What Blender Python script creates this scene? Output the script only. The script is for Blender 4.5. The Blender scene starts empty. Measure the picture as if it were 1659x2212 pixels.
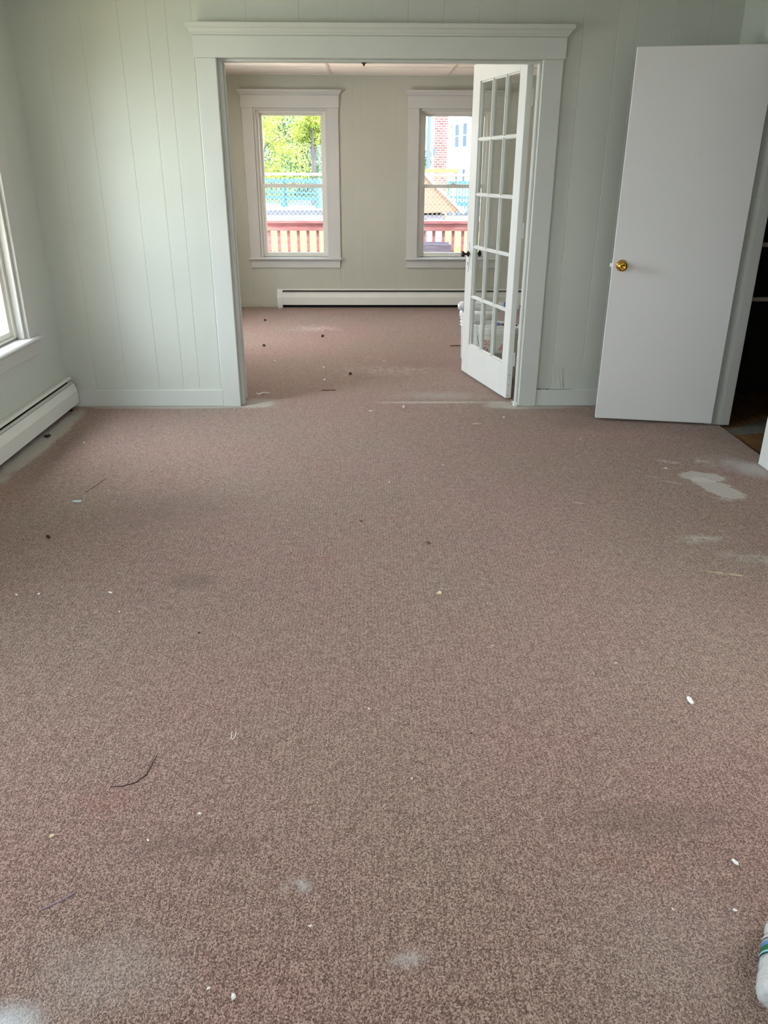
import bpy, bmesh, math, random
from mathutils import Vector, Matrix
random.seed(11)
S = bpy.context.scene
C = S.collection
PI = math.pi
R = math.radians

# ------------------------------------------------------------ camera
cam_d = bpy.data.cameras.new('camera'); cam = bpy.data.objects.new('camera', cam_d); C.objects.link(cam)
cam_d.sensor_fit = 'VERTICAL'; cam_d.sensor_height = 36.0
cam_d.lens = 1690.44 * 36.0 / 2212.0
cam_d.clip_start = 0.02; cam_d.clip_end = 300
right = Vector((0.99985132, -0.01694797, 0.00317754))
up = Vector((0.00387152, 0.40021797, 0.9164118))
fwd = Vector((0.01680303, 0.91626325, -0.40022408))
M = Matrix((right, up, -fwd)).transposed().to_4x4(); M.translation = (0, 0, 1.45)
cam.matrix_world = M
S.camera = cam

# ------------------------------------------------------------ colour management
S.view_settings.view_transform = 'Standard'
S.view_settings.look = 'None'
S.view_settings.exposure = 1.8
S.view_settings.gamma = 1.0
S.view_settings.use_curve_mapping = False

# ------------------------------------------------------------ sky and sun
W = bpy.data.worlds.new('sky'); S.world = W; W.use_nodes = True
wn, wl = W.node_tree.nodes, W.node_tree.links
bg = wn['Background']
tc = wn.new('ShaderNodeTexCoord'); sx = wn.new('ShaderNodeSeparateXYZ'); rp = wn.new('ShaderNodeValToRGB')
wl.new(tc.outputs['Generated'], sx.inputs[0]); wl.new(sx.outputs['Z'], rp.inputs[0]); wl.new(rp.outputs[0], bg.inputs[0])
rp.color_ramp.elements[0].position = 0.0; rp.color_ramp.elements[0].color = (0.92, 0.97, 1.0, 1)
rp.color_ramp.elements[1].position = 0.8; rp.color_ramp.elements[1].color = (0.62, 0.80, 1.0, 1)
bg.inputs[1].default_value = 2.1
sun_d = bpy.data.lights.new('sun', 'SUN'); sun_d.energy = 1.7; sun_d.angle = R(1.5); sun_d.color = (1, 0.95, 0.86)
sun = bpy.data.objects.new('sun', sun_d); C.objects.link(sun)
sun.rotation_euler = Vector((0.10, -0.55, 1.0)).to_track_quat('Z', 'Y').to_euler()

def portal(x, y, z, w, h, rot):
    d = bpy.data.lights.new('sky_portal', 'AREA'); d.shape = 'RECTANGLE'; d.size = w; d.size_y = h
    d.cycles.is_portal = True
    o = bpy.data.objects.new('sky_portal', d); C.objects.link(o); o.location = (x, y, z); o.rotation_euler = rot
# far wall windows (light travels -Y), left wall windows (light travels +X; last two added, unseen), added unseen windows behind the camera (+Y)
FAR_WIN = (-0.833, 0.918)
LEFT_WIN = (4.22, 1.55, 7.3)
ADDED_REAR_WIN = (-0.9, 0.9)
for x in FAR_WIN: portal(x, 9.45, 1.29, .8, 1.5, (R(-90), 0, 0))
def added_lamp(name, loc, rot, w, h, watts, col=(.86, .94, 1.0)):
    d = bpy.data.lights.new(name, 'AREA'); d.shape = 'RECTANGLE'; d.size = w; d.size_y = h; d.energy = watts; d.color = col
    o = bpy.data.objects.new(name, d); C.objects.link(o); o.location = loc; o.rotation_euler = rot
# added area lamps stand in for sky light at the left windows
added_lamp('added_lamp_left', (-3.4, LEFT_WIN[0] - .4, 2.1), (0, R(-68), 0), 2.2, 2.6, 116, (.80, .92, 1.0))
added_lamp('added_lamp_left', (-2.35, LEFT_WIN[1], 1.30), (0, R(-90), 0), 1.5, .8, 17, (.84, .93, 1.0))
added_lamp('added_lamp_left', (-2.35, LEFT_WIN[2], 1.30), (0, R(-90), 0), 1.5, .8, 30, (.84, .93, 1.0))
# added upward lamps stand in for bounce off the sunlit ground
added_lamp('added_bounce_lamp', (-3.1, LEFT_WIN[0], -.25), (0, R(-138), 0), 1.4, 2.4, 62, (1.0, .97, .62))
added_lamp('added_bounce_lamp', (-3.1, LEFT_WIN[2], -.25), (0, R(-138), 0), 1.4, 1.6, 235, (1.0, .84, .66))
for x in ADDED_REAR_WIN: added_lamp('added_lamp_rear', (x, -1.85, 1.30), (R(90), 0, 0), .8, 1.5, 1.5)  # weak lamps added at the unseen rear windows
added_lamp('added_lamp_right', (2.42, 1.80, 1.30), (0, R(90), 0), 1.5, .8, 17, (.9, .95, 1.0))  # lamp added at the unseen right window to lift the left wall

# ------------------------------------------------------------ materials
def mat(name, col, rough=0.5, metal=0.0, var=0.0, vscale=8.0, bump=0.0, bscale=60.0, spec=0.5, col2=None, coat=0.0, trans=0.0, ior=1.45, alpha=1.0, detail=3.0, stretch=None, bdist=0.002):
    m = bpy.data.materials.new(name); m.use_nodes = True
    n, l = m.node_tree.nodes, m.node_tree.links
    b = n['Principled BSDF']
    b.inputs['Base Color'].default_value = (*col, 1); b.inputs['Roughness'].default_value = rough
    b.inputs['Metallic'].default_value = metal; b.inputs['Specular IOR Level'].default_value = spec
    b.inputs['Coat Weight'].default_value = coat; b.inputs['Transmission Weight'].default_value = trans
    b.inputs['IOR'].default_value = ior; b.inputs['Alpha'].default_value = alpha
    t = n.new('ShaderNodeTexCoord'); mp = n.new('ShaderNodeMapping'); l.new(t.outputs['Object'], mp.inputs[0])
    if stretch: mp.inputs['Scale'].default_value = stretch
    if var > 0 or col2:
        c2 = col2 or tuple(max(0, c * (1 - var)) for c in col)
        nz = n.new('ShaderNodeTexNoise'); nz.inputs['Scale'].default_value = vscale; nz.inputs['Detail'].default_value = detail
        l.new(mp.outputs[0], nz.inputs['Vector'])
        mr = n.new('ShaderNodeMapRange'); mr.inputs[1].default_value = .35; mr.inputs[2].default_value = .65
        l.new(nz.outputs[0], mr.inputs[0])
        mx = n.new('ShaderNodeMix'); mx.data_type = 'RGBA'
        mx.inputs[6].default_value = (*col, 1); mx.inputs[7].default_value = (*c2, 1)
        l.new(mr.outputs[0], mx.inputs[0]); l.new(mx.outputs[2], b.inputs['Base Color'])
    if bump > 0:
        nb = n.new('ShaderNodeTexNoise'); nb.inputs['Scale'].default_value = bscale; nb.inputs['Detail'].default_value = 2
        l.new(mp.outputs[0], nb.inputs['Vector'])
        bp = n.new('ShaderNodeBump'); bp.inputs['Strength'].default_value = bump; bp.inputs['Distance'].default_value = bdist
        l.new(nb.outputs[0], bp.inputs['Height']); l.new(bp.outputs[0], b.inputs['Normal'])
    return m

WALL = mat('wall_paint', (.52, .54, .485), .42, var=.05, vscale=1.3, bump=.12, bscale=45, spec=.4)
FARWALL = mat('far_wall_paint', (.46, .455, .385), .45, var=.05, vscale=1.3, bump=.12, bscale=45, spec=.4)
TRIM = mat('trim_paint', (.545, .56, .52), .5, var=.04, vscale=3, bump=.15, bscale=30, spec=.5)
WTRIM = mat('window_trim_paint', (.53, .52, .49), .35, var=.04, vscale=3, bump=.1, bscale=30)
DOORW = mat('door_paint', (.67, .665, .65), .38, var=.02, vscale=2, bump=.06, bscale=80)
FDOOR = mat('french_door_paint', (.72, .73, .70), .3, var=.03, vscale=4, bump=.12, bscale=40)
VINYL = mat('vinyl_sash', (.66, .64, .58), .35)
ENAMEL = mat('heater_enamel', (.68, .67, .62), .35, var=.04, vscale=5)
FINS = mat('dark_fins', (.015, .015, .013), .7)
CEIL = mat('ceiling_tile', (.88, .80, .72), .85, var=.05, vscale=30, bump=.3, bscale=90)
TBAR = mat('ceiling_bar', (.62, .57, .52), .5)
BRASS = mat('brass', (.62, .36, .06), .14, metal=1.0)
DARKM = mat('dark_bronze', (.035, .025, .022), .25, metal=.8)
DUSTY = mat('dusty_putty', (.80, .79, .76), .9, bump=.6, bscale=200)
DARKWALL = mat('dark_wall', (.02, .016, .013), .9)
SHELF = mat('shelf_board', (.50, .45, .36), .6)
WHITEP = mat('white_plastic', (.78, .80, .80), .3, var=.04, vscale=20)
PAILP = mat('pale_plastic', (.70, .68, .62), .35, var=.04, vscale=20)
CLOUDP = mat('cloudy_plastic', (.72, .76, .78), .25, bump=.5, bscale=40, bdist=.004)
BLUE = mat('blue_film', (.01, .10, .55), .3)
RED = mat('red_ink', (.50, .03, .05), .5)
BLACK = mat('black_ink', (.02, .02, .022), .5)
WIRE = mat('wire', (.12, .12, .13), .35, metal=.7)
WRAP = mat('plastic_wrap', (.80, .82, .84), .15, bump=.8, bscale=60, bdist=.004, coat=.4)

def glass(name, tint=(1, 1, 1), refl=.06, dirt=0.0):
    m = bpy.data.materials.new(name); m.use_nodes = True
    n, l = m.node_tree.nodes, m.node_tree.links
    n.remove(n['Principled BSDF']); out = n['Material Output']
    tr = n.new('ShaderNodeBsdfTransparent'); tr.inputs[0].default_value = (*tint, 1)
    gl = n.new('ShaderNodeBsdfGlossy'); gl.inputs['Roughness'].default_value = .02
    lw = n.new('ShaderNodeLayerWeight'); lw.inputs[0].default_value = .5
    pw = n.new('ShaderNodeMath'); pw.operation = 'POWER'; pw.inputs[1].default_value = 4; l.new(lw.outputs['Facing'], pw.inputs[0])
    fr = n.new('ShaderNodeMath'); fr.operation = 'MULTIPLY_ADD'; fr.inputs[1].default_value = .6; fr.inputs[2].default_value = .03; l.new(pw.outputs[0], fr.inputs[0])
    mx = n.new('ShaderNodeMixShader')
    l.new(fr.outputs[0], mx.inputs[0]); l.new(tr.outputs[0], mx.inputs[1]); l.new(gl.outputs[0], mx.inputs[2])
    if dirt > 0:
        df = n.new('ShaderNodeBsdfDiffuse'); df.inputs[0].default_value = (.8, .82, .8, 1)
        nz = n.new('ShaderNodeTexNoise'); nz.inputs['Scale'].default_value = 7; nz.inputs['Detail'].default_value = 6
        t = n.new('ShaderNodeTexCoord'); l.new(t.outputs['Object'], nz.inputs['Vector'])
        mr = n.new('ShaderNodeMapRange'); mr.inputs[1].default_value = .4; mr.inputs[2].default_value = .8; mr.inputs[4].default_value = dirt
        l.new(nz.outputs[0], mr.inputs[0])
        m2 = n.new('ShaderNodeMixShader'); l.new(mr.outputs[0], m2.inputs[0]); l.new(mx.outputs[0], m2.inputs[1]); l.new(df.outputs[0], m2.inputs[2])
        l.new(m2.outputs[0], out.inputs[0])
    else:
        l.new(mx.outputs[0], out.inputs[0])
    return m
GLASS = glass('window_glass')
PANE = glass('old_pane_glass', (.95, .97, .95), dirt=.05)

# ---- carpet: looped pile with worn patches, plaster dust and stains
def carpet_mat():
    m = bpy.data.materials.new('carpet'); m.use_nodes = True
    n, l = m.node_tree.nodes, m.node_tree.links
    b = n['Principled BSDF']; b.inputs['Roughness'].default_value = 1.0; b.inputs['Specular IOR Level'].default_value = .1
    b.inputs['Sheen Weight'].default_value = .25; b.inputs['Sheen Roughness'].default_value = .5
    tc = n.new('ShaderNodeTexCoord'); P = tc.outputs['Object']
    def noise(scale, detail=2, rough=.5, vec=None, dist=0):
        z = n.new('ShaderNodeTexNoise'); z.inputs['Scale'].default_value = scale; z.inputs['Detail'].default_value = detail
        z.inputs['Roughness'].default_value = rough; z.inputs['Distortion'].default_value = dist
        l.new(vec or P, z.inputs['Vector']); return z.outputs[0]
    def mr(v, a, b_, c=0, d=1, smooth=False):
        r = n.new('ShaderNodeMapRange'); r.inputs[1].default_value = a; r.inputs[2].default_value = b_
        r.inputs[3].default_value = c; r.inputs[4].default_value = d
        if smooth: r.interpolation_type = 'SMOOTHSTEP'
        l.new(v, r.inputs[0]); return r.outputs[0]
    def math_(op, a, b_=None):
        k = n.new('ShaderNodeMath'); k.operation = op
        for i, v in enumerate((a, b_)):
            if v is None: continue
            if isinstance(v, (int, float)): k.inputs[i].default_value = v
            else: l.new(v, k.inputs[i])
        return k.outputs[0]
    def mix(f, a, b_):
        k = n.new('ShaderNodeMix'); k.data_type = 'RGBA'
        if isinstance(f, (int, float)): k.inputs[0].default_value = f
        else: l.new(f, k.inputs[0])
        for i, v in ((6, a), (7, b_)):
            if isinstance(v, tuple): k.inputs[i].default_value = (*v, 1)
            else: l.new(v, k.inputs[i])
        return k.outputs[2]
    mp = n.new('ShaderNodeMapping'); mp.inputs['Scale'].default_value = (1.0, .75, 1); l.new(P, mp.inputs[0])
    vo = n.new('ShaderNodeTexVoronoi'); vo.inputs['Scale'].default_value = 360; vo.inputs['Randomness'].default_value = .9
    l.new(mp.outputs[0], vo.inputs['Vector'])
    sep = n.new('ShaderNodeSeparateColor'); l.new(vo.outputs['Color'], sep.inputs[0])
    fine = noise(330, 3, .6, mp.outputs[0])
    tone = math_('ADD', math_('MULTIPLY', sep.outputs[0], .45), math_('MULTIPLY', mr(fine, .3, .7), .55))
    mid = noise(38, 3, .6)
    tone = math_('ADD', math_('MULTIPLY', tone, .90), math_('MULTIPLY', mr(mid, .3, .7), .10))
    rib = n.new('ShaderNodeTexWave'); rib.wave_type = 'BANDS'; rib.bands_direction = 'X'
    rib.inputs['Scale'].default_value = 24; rib.inputs['Distortion'].default_value = 3; rib.inputs['Detail'].default_value = 2
    rib.inputs['Detail Scale'].default_value = 2.0
    l.new(P, rib.inputs['Vector'])
    tone = math_('ADD', math_('MULTIPLY', tone, .94), math_('MULTIPLY', rib.outputs[1], .06))
    ramp = n.new('ShaderNodeValToRGB'); e = ramp.color_ramp.elements
    e[0].position = .30; e[0].color = (.115, .064, .050, 1)
    e[1].position = .71; e[1].color = (.56, .405, .33, 1)
    q = ramp.color_ramp.elements.new(.5); q.color = (.300, .182, .145, 1)
    l.new(tone, ramp.inputs[0]); col = ramp.outputs[0]
    # broad colour drift: pinker / browner areas
    big = mr(noise(1.1, 3, .55), .38, .62)
    tint = n.new('ShaderNodeMix'); tint.data_type = 'RGBA'; tint.blend_type = 'MULTIPLY'; tint.inputs[0].default_value = 1
    drift = mix(big, (1.04, .95, .96), (.98, 1.0, .95)); l.new(col, tint.inputs[6]); l.new(drift, tint.inputs[7]); col = tint.outputs[2]
    redm = mr(noise(2.4, 4, .65), .60, .72)
    fx = n.new('ShaderNodeMix'); fx.data_type = 'RGBA'; fx.blend_type = 'MULTIPLY'
    l.new(math_('MULTIPLY', redm, .5), fx.inputs[0]); l.new(col, fx.inputs[6]); fx.inputs[7].default_value = (1.05, .82, .78, 1); col = fx.outputs[2]
    # masks
    wob = n.new('ShaderNodeTexNoise'); wob.inputs['Scale'].default_value = 9; wob.inputs['Detail'].default_value = 5; l.new(P, wob.inputs['Vector'])
    wof = noise(55, 4, .7)
    def ell(x, y, rx, ry, rot=0, edge=.5, wobble=.5, sc=None):
        k = n.new('ShaderNodeMapping'); k.vector_type = 'TEXTURE'
        k.inputs['Location'].default_value = (x, y, 0); k.inputs['Rotation'].default_value = (0, 0, R(rot)); k.inputs['Scale'].default_value = (rx, ry, 1)
        l.new(P, k.inputs[0])
        ln = n.new('ShaderNodeVectorMath'); ln.operation = 'LENGTH'; l.new(k.outputs[0], ln.inputs[0])
        d = math_('ADD', ln.outputs['Value'], math_('MULTIPLY', math_('SUBTRACT', wob.outputs[0], .5), wobble * 2))
        if sc: d = math_('ADD', d, math_('MULTIPLY', math_('SUBTRACT', wof, .5), sc))
        return mr(d, 1 - edge, 1, 1, 0, True)
    streak = mr(noise(22, 5, .7), .42, .6)
    fiber = mr(fine, .25, .62)
    DUST = (.60, .59, .54)
    def put(mask, c, amt, brk=None):
        nonlocal col
        f = math_('MULTIPLY', mask, amt)
        if brk is not None: f = math_('MULTIPLY', f, brk)
        col = mix(f, col, c)
    # dark soiled areas; the one at the flush door's foot paints shadow
    for a in ((-.95, 3.35, .55, .35, 10, .95, .35, .30), (-.69, 2.66, .14, .09, 0, .8, .4, .38), (.70, 1.43, .32, .10, 0, .9, .4, .30),
              (-.45, 1.38, .25, .07, 0, .9, .5, .25), (1.45, 4.72, .5, .25, 0, .9, .3, .35), (-1.72, 4.2, .12, .9, 0, .9, .4, .35), (.3, 5.02, .25, .1, 0, .9, .3, .1)):
        put(ell(*a[:7]), (.13, .078, .060), a[7])
    # plaster dust along walls, heater and doorway
    put(ell(-1.90, 4.35, .085, .85, 0, .45, .35), DUST, .85, fiber)
    put(ell(-1.35, 5.08, .85, .055, 0, .6, .3), DUST, .8, fiber)
    put(ell(-.78, 5.17, .20, .14, 0, .6, .5), DUST, .75, fiber)
    put(ell(1.12, 5.07, .34, .07, 0, .6, .3), DUST, .7, fiber)
    put(ell(.93, 5.12, .22, .12, 0, .6, .5), DUST, .75, fiber)
    put(ell(.46, 5.185, .55, .03, 0, .6, .25), DUST, .95, fiber)
    put(ell(.50, 5.36, .45, .16, 0, .9, .5), DUST, .4, fiber)
    put(ell(2.02, 3.88, .17, .20, 30, .9, .4), (.62, .62, .60), .85, fiber)
    put(ell(1.86, 4.0, .2, .16, 30, .9, .5), DUST, .35, streak)
    # worn plaster patch by the side door and its satellites
    put(ell(1.71, 3.76, .115, .082, -20, .12, .5, .9), (.70, .68, .62), .92, fiber)
    put(ell(1.735, 3.60, .165, .082, -66, .14, .5, .9), (.70, .68, .62), .9, fiber)
    for a in ((1.57, 3.88, .03, .02), (1.62, 3.99, .10, .03), (1.80, 4.0, .06, .03), (1.54, 3.68, .14, .012), (1.47, 3.76, .06, .012), (1.70, 3.46, .07, .02), (1.54, 3.10, .02, .01)):
        put(ell(a[0], a[1], a[2], a[3], -25, .6, .6), DUST, .8, streak)
    put(ell(1.43, 3.02, .15, .07, 0, .9, .6), DUST, .65, streak)
    put(ell(1.57, 2.83, .20, .07, -20, .9, .6), DUST, .65, streak)
    put(ell(1.40, 2.70, .10, .012, -18, .6, .5), (.85, .74, .42), .8, streak)
    put(ell(.99, 3.42, .04, .007, -25, .6, .5), (.7, .68, .6), .8)
    put(ell(.07, 1.08, .07, .035, 20, .9, .7), DUST, .55, streak)
    put(ell(-.165, 1.26, .05, .03, 0, .9, .7), DUST, .75, streak)
    put(ell(-.70, .93, .12, .10, 0, .95, .3), (.78, .82, .85), .95)
    put(ell(-.55, 1.05, .25, .15, 0, .95, .5), DUST, .3, fiber)
    put(ell(.62, 1.08, .35, .3, 0, .95, .5), DUST, .16, fiber)
    put(ell(-.55, 7.9, .35, .25, 0, .9, .6), (.75, .66, .55), .5, streak)
    put(ell(.15, 6.1, .5, .25, 0, .9, .8), (.7, .6, .52), .4, streak)
    put(ell(0, 9.05, 2.2, .10, 0, .9, .3), (.2, .13, .10), .5)  # darker band below the far windows: shade painted into the carpet
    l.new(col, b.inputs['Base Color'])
    h = math_('ADD', math_('MULTIPLY', vo.outputs['Distance'], -1.0), math_('MULTIPLY', fine, 1.0))
    h = math_('ADD', h, math_('MULTIPLY', mid, 1.2))
    bp = n.new('ShaderNodeBump'); bp.inputs['Strength'].default_value = .9; bp.inputs['Distance'].default_value = .004
    l.new(h, bp.inputs['Height'])
    h2 = n.new('ShaderNodeBump'); h2.inputs['Strength'].default_value = .35; h2.inputs['Distance'].default_value = .02
    l.new(noise(7, 3, .5), h2.inputs['Height']); l.new(bp.outputs[0], h2.inputs['Normal']); l.new(h2.outputs[0], b.inputs['Normal'])
    return m
CARPET = carpet_mat()

# ------------------------------------------------------------ mesh helpers
class MB:
    def __init__(s): s.bm = bmesh.new()
    def box(s, x0, x1, y0, y1, z0, z1, m=None):
        xs, ys, zs = sorted((x0, x1)), sorted((y0, y1)), sorted((z0, z1))
        v = [s.bm.verts.new((x, y, z)) for x in xs for y in ys for z in zs]
        if m is not None:
            for q in v: q.co = m @ q.co
        for f in ((0, 1, 3, 2), (4, 6, 7, 5), (0, 4, 5, 1), (2, 3, 7, 6), (0, 2, 6, 4), (1, 5, 7, 3)):
            s.bm.faces.new([v[i] for i in f])
        return s
    def prism(s, pts, axis, a, b, m=None):
        """closed outline pts (p,q) extruded along axis: 'x' -> (y,z), 'y' -> (x,z), 'z' -> (x,y)"""
        def P(t, p, q): return {'x': (t, p, q), 'y': (p, t, q), 'z': (p, q, t)}[axis]
        A = [s.bm.verts.new(P(a, *p)) for p in pts]; B = [s.bm.verts.new(P(b, *p)) for p in pts]
        if m is not None:
            for q in A + B: q.co = m @ q.co
        k = len(pts)
        s.bm.faces.new(A); s.bm.faces.new(B[::-1])
        for i in range(k): s.bm.faces.new([A[i], B[i], B[(i + 1) % k], A[(i + 1) % k]])
        return s
    def tube(s, pts, r, seg=8, caps=True):
        pts = [Vector(p) for p in pts]; rs = r if isinstance(r, (list, tuple)) else [r] * len(pts)
        rings = []
        for i, p in enumerate(pts):
            t = (pts[min(i + 1, len(pts) - 1)] - pts[max(i - 1, 0)]).normalized()
            a = t.cross(Vector((0, 0, 1))); a = a if a.length > 1e-3 else t.cross(Vector((1, 0, 0))); a.normalize(); b = t.cross(a)
            rings.append([s.bm.verts.new(p + rs[i] * (math.cos(2 * PI * k / seg) * a + math.sin(2 * PI * k / seg) * b)) for k in range(seg)])
        for i in range(len(rings) - 1):
            for k in range(seg): s.bm.faces.new([rings[i][k], rings[i][(k + 1) % seg], rings[i + 1][(k + 1) % seg], rings[i + 1][k]])
        if caps: s.bm.faces.new(rings[0][::-1]); s.bm.faces.new(rings[-1])
        return s
    def lathe(s, prof, seg=32, m=None):
        """prof: list of (r, h) around z"""
        rings = []
        for r, h in prof:
            if r < 1e-6: rings.append([s.bm.verts.new((0, 0, h))])
            else: rings.append([s.bm.verts.new((r * math.cos(2 * PI * k / seg), r * math.sin(2 * PI * k / seg), h)) for k in range(seg)])
        if m is not None:
            for rg in rings:
                for v in rg: v.co = m @ v.co
        for a, b in zip(rings, rings[1:]):
            for k in range(seg):
                k2 = (k + 1) % seg
                if len(a) == 1 and len(b) == 1: continue
                if len(a) == 1: s.bm.faces.new([a[0], b[k2], b[k]])
                elif len(b) == 1: s.bm.faces.new([a[k], a[k2], b[0]])
                else: s.bm.faces.new([a[k], a[k2], b[k2], b[k]])
        return s
    def build(s, name, material, parent=None, bevel=0.0, smooth=False, seg=1):
        bmesh.ops.recalc_face_normals(s.bm, faces=s.bm.faces)
        me = bpy.data.meshes.new(name); s.bm.to_mesh(me); s.bm.free()
        me.materials.append(material)
        if smooth:
            for p in me.polygons: p.use_smooth = True
        o = bpy.data.objects.new(name, me); C.objects.link(o)
        if parent: o.parent = parent
        if bevel > 0:
            bv = o.modifiers.new('bevel', 'BEVEL'); bv.width = bevel; bv.segments = seg; bv.limit_method = 'ANGLE'; bv.angle_limit = R(40)
        return o
def tag(o, label=None, cat=None, group=None, kind=None):
    if label: o['label'] = label
    if cat: o['category'] = cat
    if group: o['group'] = group
    if kind: o['kind'] = kind
    return o
def empty(name, loc=(0, 0, 0), rz=0):
    o = bpy.data.objects.new(name, None); C.objects.link(o); o.location = loc; o.rotation_euler = (0, 0, rz); o.empty_display_size = .1
    return o

# ------------------------------------------------------------ the shell
XL, XR, Y1, Y1B, Y2, YR = -2.0, 2.105, 5.11, 5.235, 9.235, -1.5
TOPZ = 2.5
def panel(mb, axis, u0, u1, z0, z1, face, back, grooves=()):
    """panelled wall slab with vertical V grooves cut in the face; axis = the direction the wall runs"""
    gd, gw = (.0012, .0018) if face in (Y2, XL) else (.0018, .0024)
    d = gd if back > face else -gd
    pts = [(u0, face)]
    for g in sorted(grooves):
        if u0 + .01 < g < u1 - .01: pts += [(g - gw, face), (g, face + d), (g + gw, face)]
    pts += [(u1, face), (u1, back), (u0, back)]
    if axis == 'y': pts = [(q, p) for p, q in pts]
    mb.prism(pts, 'z', z0, z1)
GN = (-1.81, -1.61, -1.395, -1.235, -1.13, -.988, -.686, -.39, -.18, .02, .22, .42, .62, .82, 1.02, 1.208, 1.404, 1.509, 1.713, 1.93)
GF = (-1.82, -1.60, -1.334, -1.03, -.724, -.55, -.333, -.179, -.083, .29, .60, .88, 1.12, 1.5, 1.75)
OX0, OX1, OZ = -.865, .993, 2.03       # cased opening
# floor, ceilings
mb = MB(); mb.box(XL - .15, 2.172, YR - .15, Y2 + .02, -.05, 0)
tag(mb.build('floor', CARPET), 'worn pinkish-brown looped carpet running through both rooms', 'carpet', kind='structure')
WOODF = mat('dark_wood_floor', (.30, .165, .065), .45, col2=(.12, .062, .028), vscale=3, stretch=(14, 1, 1), detail=5, bump=.2, bscale=30)
mb = MB(); mb.box(2.172, 4.2, 2.6, 5.6, -.07, -.012)
o = mb.build('floor', WOODF); tag(o, 'dark brown wood floor beyond the side doorway', 'floor', kind='structure')
DM = mat('floor_dust', (.17, .16, .13), .95, var=.2, vscale=20)
mb = MB(); mb.prism([(2.185, 4.50), (2.20, 4.60), (2.32, 4.66), (2.50, 4.78), (2.75, 4.86), (2.78, 4.70), (2.48, 4.56), (2.30, 4.50)], 'z', -.0125, -.0112)
d = mb.build('dust_smear', DM, o); d['label'] = 'grey dust smear'
mb = MB(); mb.box(2.37, 2.395, 4.44, 4.455, -.012, -.006); d = mb.build('paint_drip', CHIPC0 := mat('cream_drip', (.75, .66, .48), .7), o)
mb = MB(); mb.box(XL - .15, XR + .13, YR - .15, Y1 + .06, 2.42, 2.55)
tag(mb.build('ceiling', mat('ceiling_paint', (.72, .72, .68), .8)), kind='structure')
mb = MB(); mb.box(XL - .15, XR + .13, Y1 + .06, Y2 + .15, 2.36, 2.55)
cf = mb.build('ceiling', CEIL); tag(cf, 'pale suspended tile ceiling of the far room', 'ceiling', kind='structure')
mb = MB()
for k in range(-2, 3):
    x = -.40 + 1.22 * k
    if XL < x < XR: mb.box(x - .012, x + .012, Y1B, Y2, 2.354, 2.361)
for k in range(6): y = 8.58 - .61 * k; mb.box(XL, XR, y - .012, y + .012, 2.354, 2.361)
mb.box(XL, XR, Y2 - .025, Y2, 2.350, 2.361)
mb.build('grid_bars', TBAR, cf)
# far wall with two window holes
mb = MB(); b0 = Y2 + .15
wins = [(x - .39, x + .39) for x in FAR_WIN]
panel(mb, 'x', XL - .15, wins[0][0], 0, TOPZ, Y2, b0, GF); panel(mb, 'x', wins[0][1], wins[1][0], 0, TOPZ, Y2, b0, GF); panel(mb, 'x', wins[1][1], XR + .13, 0, TOPZ, Y2, b0, GF)
for a, b in wins: panel(mb, 'x', a, b, 0, .54, Y2, b0, GF); panel(mb, 'x', a, b, 2.045, TOPZ, Y2, b0, GF)
tag(mb.build('wall_far', FARWALL), kind='structure')
# dividing wall with the wide cased opening
mb = MB()
panel(mb, 'x', XL - .15, OX0 - .02, 0, TOPZ, Y1, Y1B, GN); panel(mb, 'x', OX1 + .02, XR + .13, 0, TOPZ, Y1, Y1B, GN)
panel(mb, 'x', OX0 - .02, OX1 + .02, OZ + .02, TOPZ, Y1, Y1B, GN)
tag(mb.build('wall_middle', WALL), kind='structure')
# left wall
mb = MB(); yb = [YR - .15]
for y in sorted(LEFT_WIN): yb += [y - .39, y + .39]
yb.append(Y2 + .15)
GL = [.2 + 1.22 * k for k in range(-1, 8)]
for i in range(0, len(yb), 2): panel(mb, 'y', yb[i], yb[i + 1], 0, TOPZ, XL, XL - .15, GL)
for y in LEFT_WIN: panel(mb, 'y', y - .39, y + .39, 0, .54, XL, XL - .15, GL); panel(mb, 'y', y - .39, y + .39, 2.045, TOPZ, XL, XL - .15, GL)
tag(mb.build('wall_left', WALL), kind='structure')
# right wall with side doorway
DY0, DY1, DZ = 3.93, 4.665, 2.06
mb = MB()
panel(mb, 'y', YR - .15, 1.41, 0, TOPZ, XR, XR + .13); panel(mb, 'y', 2.19, DY0 - .02, 0, TOPZ, XR, XR + .13); panel(mb, 'y', 1.41, 2.19, 0, .54, XR, XR + .13); panel(mb, 'y', 1.41, 2.19, 2.045, TOPZ, XR, XR + .13); panel(mb, 'y', DY1 + .02, Y2 + .15, 0, TOPZ, XR, XR + .13); panel(mb, 'y', DY0 - .02, DY1 + .02, DZ + .005, TOPZ, XR, XR + .13)
tag(mb.build('wall_right', WALL), kind='structure')
# wall behind the camera with two added windows
mb = MB(); rw = [(x - .39, x + .39) for x in ADDED_REAR_WIN]
for a, b in ((XL - .15, rw[0][0]), (rw[0][1], rw[1][0]), (rw[1][1], XR + .13)): mb.box(a, b, YR - .15, YR, 0, TOPZ)
for a, b in rw: mb.box(a, b, YR - .15, YR, 0, .54); mb.box(a, b, YR - .15, YR, 2.045, TOPZ)
tag(mb.build('wall_rear', WALL), kind='structure')
# dark side room
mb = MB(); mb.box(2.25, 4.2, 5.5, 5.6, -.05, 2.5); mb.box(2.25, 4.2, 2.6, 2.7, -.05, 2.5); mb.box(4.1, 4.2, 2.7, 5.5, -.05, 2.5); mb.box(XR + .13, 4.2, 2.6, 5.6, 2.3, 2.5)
tag(mb.build('wall_side', DARKWALL), kind='structure')
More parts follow.
